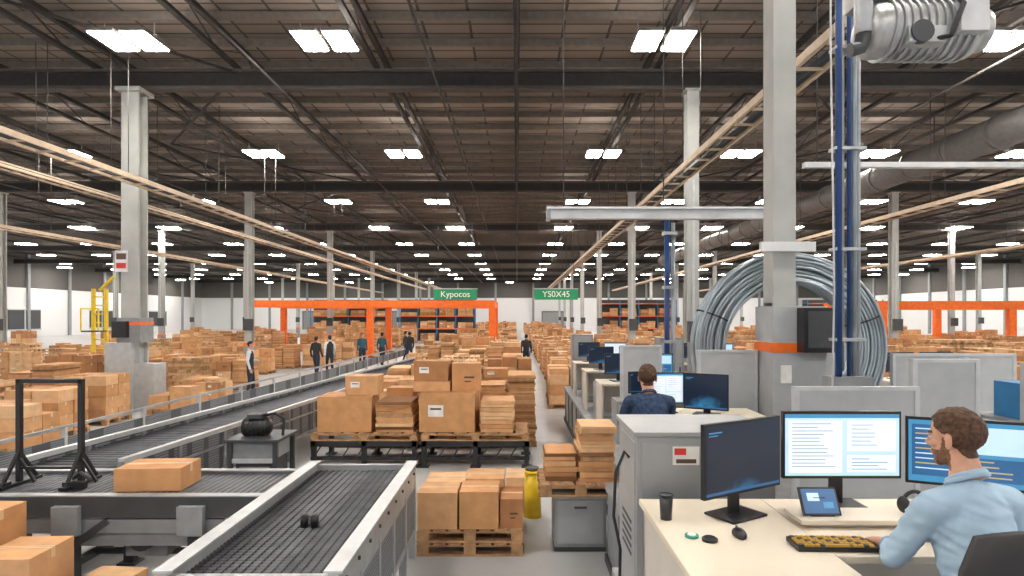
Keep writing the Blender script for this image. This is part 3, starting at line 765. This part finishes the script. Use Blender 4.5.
for x,y in((1.35,14.6),(2.95,9.9),(2.95,12.4)):
    b=MB(); b.b2(x,x+.5,y,y+.5,ZP,ZP+1.35,'painted_grey'); b.b2(x+.04,x+.46,y-.01,y,ZP+.06,ZP+1.3,'cabinet_grey'); b.b2(x+.4,x+.43,y-.03,y-.01,ZP+.6,ZP+.75,'dark_grey'); b.obj('equipment_cabinet',bevel=.006)
b=MB()
for i in range(9): 
    x=4.35+i*.11; b.cyl((x,5.1,ZP),(x,5.1,2.2),.008,'light_steel',seg=5)
for i in range(12): b.cyl((4.35,5.1,ZP+.08+i*.115),(5.23,5.1,ZP+.08+i*.115),.008,'light_steel',seg=5)
for x in(4.33,5.25):
    for y in(5.1,5.8): b.b2(x-.03,x+.03,y-.03,y+.03,ZP,2.25,'light_steel')
for z in(1.2,1.7): b.b2(4.33,5.25,5.12,5.8,z,z+.03,'painted_grey')
carton(b,4.6,5.45,1.23,.35,.4,.3,'carton2'); carton(b,5.0,5.45,1.23,.3,.4,.25,'carton1'); b.b2(4.45,4.8,5.25,5.6,1.73,2.05,'blue_paint'); b.b2(4.40,4.44,5.2,5.24,1.73,1.95,'yellow_paint')
b.obj('wire_cage_trolley')

# main right column with pedestal
b=MB(); x,y=3.06,7.0; w=.26
b.b2(x-w/2,x+w/2,y-.14,y-.11,ZP,9.65,'column_paint'); b.b2(x-w/2,x+w/2,y+.11,y+.14,ZP,9.65,'column_paint'); b.b2(x-.03,x+.03,y-.13,y+.13,ZP,9.65,'column_paint')
b.b2(x-w/2,x-w/2+.012,y-.12,y+.12,2.8,9.65,'column_paint')
b.b2(2.86,3.46,6.7,7.2,ZP,2.76,'partition'); b.b2(2.845,3.475,6.69,7.21,2.24,2.35,'orange_paint')
b.b2(3.12,3.52,6.52,6.69,2.25,2.74,'black_plastic'); b.b2(3.16,3.48,6.51,6.52,2.3,2.7,'dark_grey')
b.b2(2.76,3.38,6.78,6.84,3.38,3.49,'white_paint')
b.b2(2.94,3.06,6.68,6.70,1.9,2.1,'label_paper')
b.obj('steel_column',bevel=.004)
# coil of cable
b=MB(); cx,cy,cz=3.40,7.55,2.26
for i in range(9):
    for j in range(6):
        Rr=.82+i*.043+random.uniform(-.01,.01); oy=-.13+j*.05+random.uniform(-.01,.01)
        ph=random.uniform(0,6)
        b.tube([(cx+Rr*math.cos(t)+.008*math.sin(3*t+ph),cy+oy+.015*math.sin(2*t+ph),cz+Rr*math.sin(t)+.008*math.cos(4*t+ph)) for t in np.linspace(0,2*pi,56,endpoint=False)],.021,'cable_grey',6,closed=True)
for t in (0.35,2.75,3.9,5.6):
    c=Vector((cx+1.0*math.cos(t),cy,cz+1.0*math.sin(t))); rad=Vector((math.cos(t),0,math.sin(t)))
    b.tube([c+rad*.22*math.cos(a)+Vector((0,.19*math.sin(a),0)) for a in np.linspace(0,2*pi,16,endpoint=False)],.010,'black_rubber',6,closed=True)
b.obj('cable_coil')
b=MB(); b.b2(3.0,3.85,7.25,7.85,ZP,ZP+.16,'dark_grey'); 
for s_ in(-1,1): b.beam((3.42+s_*.42,7.55,ZP+.14),(3.42+s_*.62,7.55,ZP+.22),.5,.04,'dark_grey')
b.obj('coil_stand')
# vertical pipes
b=MB()
b.cyl((3.19,5.95,2.0),(3.19,5.95,9.7),.032,'blue_pipe'); b.cyl((3.26,6.02,2.1),(3.26,6.02,9.7),.022,'light_steel'); b.cyl((3.31,5.98,2.0),(3.31,5.98,9.7),.022,'blue_pipe')
b.cyl((3.37,6.0,1.9),(3.37,6.0,9.7),.025,'cable_grey'); b.cyl((3.43,6.03,1.9),(3.43,6.03,9.7),.02,'light_steel')
for z in(2.4,3.3,4.3,5.3,6.4): b.b2(3.15,3.46,5.93,6.07,z,z+.03,'galv_steel')
b.b2(3.1,3.5,5.88,6.1,ZP,2.05,'painted_grey')
b.obj('riser_pipes')
b=MB(); b.cyl((2.50,10,ZP),(2.50,10,4.25),.045,'blue_pipe'); b.cyl((2.60,10,ZP),(2.60,10,4.2),.035,'cable_grey')
for z in(2.2,3.1,4.0): b.b2(2.43,2.66,9.93,10.07,z,z+.05,'galv_steel')
b.obj('riser_pipes')
b=MB(); b.tube([(2.98,5.7,9.6),(2.98,5.7,5.2),(3.0,5.7,3.9),(3.04,5.75,2.9),(3.05,5.8,2.02),(3.05,5.8,.87)],.010,'light_steel',6); b.obj('hanging_cable')
# hanging machine top right
b=MB()
b.cyl((2.95,5,5.02),(3.75,5,5.02),.22,'machine_silver',seg=28); b.ell((2.95,5,5.02),(.12,.22,.22),'machine_silver'); b.cyl((3.75,5,5.02),(3.86,5,5.02),.17,'machine_silver',seg=24)
for i in range(11): b.tube([(3.02+i*.065,5,5.02),(3.04+i*.065,5,5.02)],.245,'galv_steel',28)
b.cyl((3.86,5,5.02),(3.9,5,5.02),.12,'dark_grey',seg=20)
b.b2(2.8,3.6,4.85,5.15,5.22,5.36,'machine_silver'); b.b2(3.1,3.4,4.74,4.86,4.82,4.95,'galv_steel'); b.cyl((3.2,4.72,4.9),(3.2,4.78,4.9),.09,'dark_grey')
b.b2(3.5,3.72,4.72,4.86,4.9,5.15,'light_steel'); b.cyl((2.83,4.9,5.5),(2.83,4.9,4.95),.07,'galv_steel'); b.tube([(2.83,4.9,4.95),(2.8,4.9,4.84),(2.72,4.9,4.82)],.06,'dark_grey',10)
for x in(2.9,3.7): b.b2(x-.04,x+.04,4.95,5.05,5.3,9.7,'painted_grey')
b.b2(2.7,3.95,4.9,5.1,5.36,5.44,'painted_grey'); b.tube([(3.45,4.8,5.3),(3.5,4.7,5.1),(3.4,4.7,4.85),(3.3,4.78,4.85)],.022,'black_rubber',8)
b.obj('ceiling_winch',bevel=.004)

# ------------------------------------------------------------------ people
def remesh(b,vox,smooth=4):
    v=b.v; me=bpy.data.meshes.new('tmp'); me.from_pydata(v,[],b.f); me.update()
    ob=bpy.data.objects.new('tmp',me); COL.objects.link(ob)
    r=ob.modifiers.new('r','REMESH'); r.mode='VOXEL'; r.voxel_size=vox; r.use_smooth_shade=True
    s_=ob.modifiers.new('s','SMOOTH'); s_.iterations=smooth; s_.factor=.5
    dg=bpy.context.evaluated_depsgraph_get(); dg.update()
    m2=bpy.data.meshes.new_from_object(ob.evaluated_get(dg))
    vs=np.empty(len(m2.vertices)*3); m2.vertices.foreach_get('co',vs); vs=vs.reshape(-1,3)
    fs=[list(p.vertices) for p in m2.polygons]
    bpy.data.objects.remove(ob); bpy.data.meshes.remove(me); bpy.data.meshes.remove(m2)
    return vs,fs
def tubee(b,pts,ab,lat):
    seg=20; vs=[];fs=[];n=len(pts); pts=[Vector(p) for p in pts]; lat=Vector(lat).normalized()
    P2=[];A2=[]
    d0=(pts[0]-pts[1]).normalized(); d1=(pts[-1]-pts[-2]).normalized()
    P2.append(pts[0]+d0*ab[0][1]*.6);A2.append((ab[0][0]*.55,ab[0][1]*.55))
    for p,a in zip(pts,ab): P2.append(p);A2.append(a)
    P2.append(pts[-1]+d1*ab[-1][1]*.5);A2.append((ab[-1][0]*.55,ab[-1][1]*.55))
    for i,p in enumerate(P2):
        d=(P2[min(i+1,len(P2)-1)]-P2[max(i-1,0)]).normalized(); dep=d.cross(lat).normalized()
        for j in range(seg):
            t=2*pi*j/seg; vs.append(p+lat*A2[i][0]*math.cos(t)+dep*A2[i][1]*math.sin(t))
    for i in range(len(P2)-1):
        for j in range(seg): j2=(j+1)%seg; fs.append((i*seg+j,i*seg+j2,(i+1)*seg+j2,(i+1)*seg+j))
    fs.append(tuple(reversed(range(seg)))); fs.append(tuple(range((len(P2)-1)*seg,len(P2)*seg)))
    b.add(vs,fs,'skin')
def limb(b,pts,rs):
    P2=[];R2=[]
    for i in range(len(pts)-1):
        a=Vector(pts[i]);c=Vector(pts[i+1])
        for t in (0,.25,.5,.75): P2.append(a.lerp(c,t)); R2.append(rs[i]+(rs[i+1]-rs[i])*t+ (0.06*rs[i]*math.sin(pi*t)))
    P2.append(Vector(pts[-1]));R2.append(rs[-1])
    b.tube(P2,R2,'skin',14)
    for p,r in zip(pts,rs): b.ell(p,(r,r,r),'skin',nu=12,nv=8)
def frame(f,up=(0,0,1)):
    f=Vector(f).normalized(); up=Vector(up); r=f.cross(up).normalized(); u=r.cross(f).normalized()
    return Matrix((r,f,u)).transposed()
def hand(out,wr,dirv,back,side,curl=.5,vox=.004):
    d=Vector(dirv).normalized(); n=Vector(back).normalized(); n=(n-d*n.dot(d)).normalized(); lat=d.cross(n)*side; wr=Vector(wr)
    b=MB()
    tubee(b,[wr-d*.01,wr+d*.03,wr+d*.065,wr+d*.088],[(.025,.019),(.034,.016),(.040,.014),(.038,.011)],lat)
    L=[.070,.080,.074,.058]; O=[.028,.010,-.009,-.027]
    for l,o in zip(L,O):
        p=wr+d*(.082-abs(o-.008)*.25)+lat*o; pts=[p]; ang=0
        for k,fr in enumerate((.45,.3,.25)):
            ang+=curl*(.45 if k==0 else .6); dd=(d*math.cos(ang)-n*math.sin(ang)+lat*o*1.6).normalized(); p=p+dd*l*fr; pts.append(p)
        b.tube(pts,[.0098,.0092,.0085,.007],'skin',10); 
        for q,r in zip(pts,[.0098,.0094,.0086,.0072]): b.ell(q,(r,r,r),'skin',nu=10,nv=6)
    p=wr+d*.028+lat*.028; pts=[p,p+(d*.6+lat*.75-n*.2).normalized()*.038,p+(d*.6+lat*.75-n*.2).normalized()*.038+(d*.9+lat*.3-n*.3).normalized()*.032]
    pts.append(pts[-1]+(d*.95+lat*.05-n*.35).normalized()*.022)
    b.tube(pts,[.015,.0115,.010,.0078],'skin',10)
    for q,r in zip(pts,[.014,.0115,.010,.0078]): b.ell(q,(r,r,r),'skin',nu=10,nv=6)
    vs,fs=remesh(b,vox,2); out.add(vs.tolist(),fs,'skin',True)
def head(out,c,f,tilt_up,hair,beard,neckto,vox,s=1.0,long=False):
    R=frame(f,tilt_up); c=Vector(c); b=MB(); T=lambda p:Vector(p)*s
    b.ell(T((0,-.012,.036)),(.077*s,.097*s,.086*s),'skin',nu=24,nv=16)
    b.ell(T((0,.022,-.035)),(.061*s,.068*s,.080*s),'skin',nu=20,nv=14)
    b.ell(T((0,.062,-.096)),(.028*s,.026*s,.022*s),'skin'); b.ell(T((0,.02,-.075)),(.056*s,.058*s,.036*s),'skin')
    b.ell(T((0,.074,.022)),(.052*s,.020*s,.013*s),'skin')
    b.tube([T((0,.085,.015)),T((0,.098,-.006)),T((0,.105,-.026))],[.007*s,.010*s,.013*s],'skin',10); b.ell(T((0,.100,-.029)),(.016*s,.012*s,.009*s),'skin')
    b.ell(T((0,.087,-.058)),(.024*s,.009*s,.006*s),'skin'); b.ell(T((0,.085,-.068)),(.021*s,.009*s,.006*s),'skin')
    for q in(-1,1):
        b.ell(T((q*.079,-.008,-.006)),(.010*s,.019*s,.033*s),'skin',R=Matrix.Rotation(q*.3,3,'Z')); b.ell(T((q*.045,.062,-.022)),(.018*s,.018*s,.016*s),'skin')
    nk=R.inverted()@(Vector(neckto)-c)
    b.tube([T((0,-.012,-.05)),nk*.5+T((0,-.012,-.03)),nk],[.056*s,.056*s,.064*s],'skin',16)
    vs,fs=remesh(b,vox,2)
    def hm(p):
        x,y,z=p/s
        if abs(x)>.0775 and -.03<y<.018 and -.045<z<.03: return 0
        if z<-.085: return 0
        if y>.045: return 1 if z>.078 - (0.1*abs(x)) else 0
        if y>-.005: return 1 if z>.022+ (y*.6) else 0
        lim=-.066+max(0,(y+.06))*.9
        if long: lim=-.15
        return 1 if z>lim else 0
    mask=np.array([hm(p) for p in vs])
    cen=np.array([0,-.012,.03])*s
    nv=vs.copy()
    for i in np.nonzero(mask)[0]:
        d=vs[i]-cen; d/=np.linalg.norm(d); nz=noise.noise(Vector(vs[i]*60/s)); n2=noise.noise(Vector(vs[i]*140/s))
        top=max(0,vs[i][2]/s-.05)*.08
        nv[i]=vs[i]+d*(.007+.005*nz+.003*n2+top)*s
    bk='beard_brown' if hair=='hair_brown' else hair
    groups={hair:[], 'skin':[], 'lip':[]}
    if bk not in groups: groups[bk]=[]
    for fc in fs:
        mm=mask[fc].mean(); p=vs[fc].mean(0)/s
        k='skin'
        if mm>.5: k=hair
        elif abs(p[0])<.05 and abs(p[0])>.012 and .024<p[2]<.033 and p[1]>.06: k=hair
        elif abs(p[0])<.025 and -.070<p[2]<-.054 and p[1]>.08: k='lip'
        elif beard and -.125<p[2]<.012 and p[1]>.0 and (p[2]<-.045 or (abs(p[0])>.055 and p[1]<.035+(-.045-p[2])*.3)) and not (p[1]>.095): k=bk
        groups[k].append(fc)
    W=np.array([list(c+R@Vector(p)) for p in nv])
    for k,g in groups.items():
        if g: out.add(W.tolist(),g,k,True)
    for q in(-1,1):
        out.ell(c+R@T((q*.030,.0755,.003)),(.0120*s,.0120*s,.008*s),'eye_white',R=R,nu=10,nv=8); out.ell(c+R@T((q*.030,.085,.003)),(.0055*s,.004*s,.0055*s),'iris',R=R,nu=8,nv=6)
def person(name,J,f,hf,colors,vox=.014,hair='hair_brown',beard=False,hands=True,hb=None,headup=(0,0,1),girth=1.0,hcurl=.5,vest=None,long=False,hs=1.0):
    f=Vector(f).normalized(); lat=Vector((f.y,-f.x,0))
    g=girth; V={k:Vector(v) for k,v in J.items()}
    b=MB(); pel,ch,nk=V['pelvis'],V['chest'],V['neck']; up=(ch-pel).normalized()
    waist=pel.lerp(ch,.45)
    tubee(b,[pel-up*.04,pel+up*.03,waist,ch-up*.06,ch+up*.05,nk-(nk-ch)*.32,nk-(nk-ch)*.1],[(.150*g,.108*g),(.158*g,.115*g),(.150*g,.106*g),(.168*g,.118*g),(.172*g,.112*g),(.130*g,.088*g),(.072,.062)],lat)
    for s_ in'LR':
        sh=V['sh'+s_]; 
        limb(b,[nk.lerp(ch,.35),sh],[.070*g,.062*g]); limb(b,[sh,V['el'+s_],V['wr'+s_]],[.062*g,.048*g,.034])
        hip=V['hip'+s_]; limb(b,[hip,V['kn'+s_],V['an'+s_]],[.090*g,.062*g,.047])
        an=V['an'+s_]; toe=V['toe'+s_]; tubee(b,[an+(an-toe).normalized()*.05-Vector((0,0,.035)),an-Vector((0,0,.03)),an.lerp(toe,.6)-Vector((0,0,.02)),toe],[(.032,.03),(.040,.045),(.045,.030),(.038,.022)],(toe-an).cross(Vector((0,0,1))))
    vs,fs=remesh(b,vox,6)
    segs=[]
    def sg(a,c,r,k): segs.append((np.array(a),np.array(c),r,k))
    sh_,tr,_=colors
    sg(pel+up*.10,ch,.15,sh_); sg(pel-up*.05,pel+up*.03,.15,tr); sg(ch,nk,.10,sh_)
    for s_ in'LR':
        sg(V['sh'+s_],V['el'+s_],.05,sh_); sg(V['el'+s_],V['wr'+s_],.04,sh_); sg(V['hip'+s_],V['kn'+s_],.08,tr); sg(V['kn'+s_],V['an'+s_],.055,tr); sg(V['an'+s_]-Vector((0,0,.035)),V['toe'+s_],.05,'shoe')
        sg(V['sh'+s_],nk,.06,sh_)
    C=np.array([vs[fc].mean(0) for fc in fs]); best=np.full(len(C),1e9); lab=np.zeros(len(C),int)
    for i,(a,c,r,k) in enumerate(segs):
        ab=c-a; t=np.clip(((C-a)@ab)/(ab@ab+1e-9),0,1); d=np.linalg.norm(C-(a+t[:,None]*ab),axis=1)-r
        m_=d<best; best[m_]=d[m_]; lab[m_]=i
    out=MB(); groups={}
    if vox<.012:
        for i in range(len(vs)):
            p=vs[i]
            if p[2]>1.40:
                q=Vector((p[0]*7+p[2]*6,p[1]*7,p[2]*24+7*p[0])); amt=(1-abs(noise.noise(q))*2.4)*.006+noise.noise(q*2.3)*.002
                dx=p-np.array([ch.x,ch.y,p[2]]); L=np.linalg.norm(dx)+1e-6
                vs[i]=p+dx/L*(amt-.003)
    for fc,l,cc in zip(fs,lab,C):
        k=segs[l][3]
        if vest and l in(0,2) and k==sh_: k=vest
        groups.setdefault(k,[]).append(fc)
    vl=vs.tolist()
    for k,gq in groups.items(): out.add(vl,gq,k,True)
    hd=V['head']; nd=(hd-nk).normalized()
    cc=nk+nd*.004; a1=nd.cross(f).normalized(); a2=a1.cross(nd)
    for rr_,hh_ in((.064,.006),(.070,-.006)):
        out.tube([cc+a1*rr_*math.cos(t)+a2*(rr_+.002)*math.sin(t)+nd*(hh_-.016*math.sin(t)*(1 if a2.dot(f)>0 else -1)) for t in np.linspace(0,2*pi,24,endpoint=False)],.011,sh_,8,closed=True)
    for s_ in'LR':
        w=V['wr'+s_]; e=V['el'+s_]; dd=(w-e).normalized(); out.tube([w-dd*.05,w-dd*.005],[.042,.038],sh_,16)
    head(out,hd,hf,headup,hair,beard,nk+nd*.0,.005 if vox<.015 else .008,s=hs,long=long)
    if hands:
        for s_ in'LR':
            w=V['wr'+s_]; e=V['el'+s_]; dd=(w-e).normalized()
            if hb and s_ in hb: dv,bk=hb[s_]
            else: dv,bk=dd,(-lat if s_=='L' else lat)
            d_=Vector(dv).normalized(); n_=Vector(bk).normalized(); l_=d_.cross(n_)
            if hb and s_ in hb: want=lat if s_=='L' else -lat
            else: want=f
            hand(out,w,dv,bk,1 if l_.dot(want)>0 else -1,hcurl,.0038 if vox<.015 else .006)
    ob=out.obj(name); return ob

def standing(x,y,yaw,colors,step=.0,hair='hair_dark',arms=0,vest=None,z=0,sc=1.0,long=False):
    f=Vector((math.sin(yaw),math.cos(yaw),0)); r=Vector((f.y,-f.x,0)); o=Vector((x,y,z))
    def p(a,b_,c): return o+(r*a+f*b_)*sc+Vector((0,0,c*sc))
    J=dict(pelvis=p(0,0,.96),chest=p(0,0,1.28),neck=p(0,-.01,1.49),head=p(0,.02,1.64),
      shL=p(-.185,0,1.42),shR=p(.185,0,1.42),hipL=p(-.09,0,.91),hipR=p(.09,0,.91),
      knL=p(-.10,.03+step*.6,.50),knR=p(.10,.03-step*.25,.50),anL=p(-.10,step,.085),anR=p(.10,-step,.085+.03*(step>0)),toeL=p(-.12,step+.17,.025),toeR=p(.12,-step+.17,.025))
    if arms==0: J.update(elL=p(-.235,-.03-step*.3,1.13),elR=p(.235,-.03+step*.3,1.13),wrL=p(-.235,.06-step*.5,.88),wrR=p(.235,.06+step*.6,.88))
    else: J.update(elL=p(-.23,.02,1.13),elR=p(.24,-.02,1.13),wrL=p(-.12,.24,1.12),wrR=p(.235,.06,.88))
    person('warehouse_worker' ,J,f,f,colors,vox=.018,hair=hair,vest=vest,long=long)

# seated man at near desk
f=Vector((-.20,.98,0)).normalized(); r=Vector((f.y,-f.x,0))
nk=Vector((1.80,2.40,2.000)); ch=Vector((1.79,2.35,1.79)); pel=Vector((1.77,2.25,1.44))
sc_=Vector((1.80,2.385,1.905))
J=dict(pelvis=pel,chest=ch,neck=nk,head=(1.785,2.445,2.150),
 shL=sc_-r*.185, shR=sc_+r*.185,
 elL=(1.535,2.45,1.665), wrL=(1.655,2.665,1.638), elR=(2.06,2.50,1.67), wrR=(1.99,2.72,1.638),
 hipL=pel-r*.09+Vector((0,0,-.03)), hipR=pel+r*.09+Vector((0,0,-.03)))
J['knL']=Vector(J['hipL'])+f*.42+Vector((0,0,.01)); J['knR']=Vector(J['hipR'])+f*.42+Vector((0,0,.01))
J['anL']=J['knL']+f*.02; J['anR']=J['knR']+f*.05
J['anL'].z=J['anR'].z=ZP+.085; J['toeL']=J['anL']+f*.17+Vector((0,0,-.06)); J['toeR']=J['anR']+f*.17+Vector((0,0,-.06))
person('seated_office_worker',J,f,(-.50,.86,-.08),('shirt_blue','trousers_navy','shoe'),vox=.010,hair='hair_brown',beard=True,
  hb={'L':((-.15,1,-.10),(0,0,1)),'R':((-.3,1,-.10),(0,0,1))},girth=.98,hcurl=.35,hs=.97)
f=Vector((.08,1,0)).normalized(); r=Vector((f.y,-f.x,0))
pel=Vector((1.30,5.74,1.44)); ch=Vector((1.29,5.80,1.73)); nk=Vector((1.28,5.84,1.90))
J=dict(pelvis=pel,chest=ch,neck=nk,head=(1.275,5.87,2.045),shL=Vector((1.285,5.82,1.82))-r*.19,shR=Vector((1.285,5.82,1.82))+r*.19,
 elL=(1.06,5.98,1.66),wrL=(1.20,6.19,1.64),elR=(1.53,5.98,1.66),wrR=(1.42,6.19,1.64),hipL=pel-r*.09+Vector((0,0,-.03)),hipR=pel+r*.09+Vector((0,0,-.03)))
for s_ in'LR':
    J['kn'+s_]=Vector(J['hip'+s_])+f*.42; J['an'+s_]=J['kn'+s_]+f*.02; J['an'+s_].z=ZP+.085; J['toe'+s_]=J['an'+s_]+f*.17+Vector((0,0,-.06))
person('seated_office_worker',J,f,(.1,1,-.05),('shirt_navy','trousers_navy','shoe'),vox=.014,hair='hair_brown',hb={'L':((.1,1,-.1),(0,0,1)),'R':((-.1,1,-.1),(0,0,1))},hcurl=.35,hs=1.05)

standing(-8.85,19.9,1.4,('shirt_white','trousers_navy','shoe'),step=.06,arms=1,vest='trousers_navy',sc=1.03)
standing(-8.7,26,.3,('shirt_black','trousers_navy','shoe'),step=.12)
standing(-8.55,27.4,-.6,('shirt_white','trousers_navy','shoe'),step=.1,vest='shirt_black')
standing(-8.0,31,2.6,('shirt_teal','trousers_navy','shoe'),step=.0)
standing(-7.2,32,.2,('shirt_teal','trousers_navy','shoe'),step=.15)
standing(-6.5,35,1.2,('shirt_black','trousers_navy','shoe'),step=.15)
standing(-6.0,33.5,-.4,('shirt_black','trousers_navy','shoe'),step=.1)
standing(.45,29,0,('shirt_black','trousers_navy','shoe'),step=.15)
standing(9.3,16.2,1.0,('shirt_black','trousers_navy','shoe'),step=.0)

# ------------------------------------------------------------------ world + camera
w=bpy.data.worlds.new('World'); S.world=w; w.use_nodes=True
w.node_tree.nodes['Background'].inputs['Color'].default_value=(0.97,0.97,1.0,1); w.node_tree.nodes['Background'].inputs['Strength'].default_value=0.85
cam=bpy.data.cameras.new('camera'); co=bpy.data.objects.new('camera',cam); COL.objects.link(co)
co.location=(0,0,2.65); co.rotation_euler=(pi/2,0,0); cam.sensor_width=36; cam.lens=36*600/1024
cam.shift_x=-5/1024; cam.shift_y=28/1024; cam.clip_end=300
S.camera=co
S.view_settings.view_transform='Standard'; S.view_settings.look='None'; S.view_settings.exposure=0.0
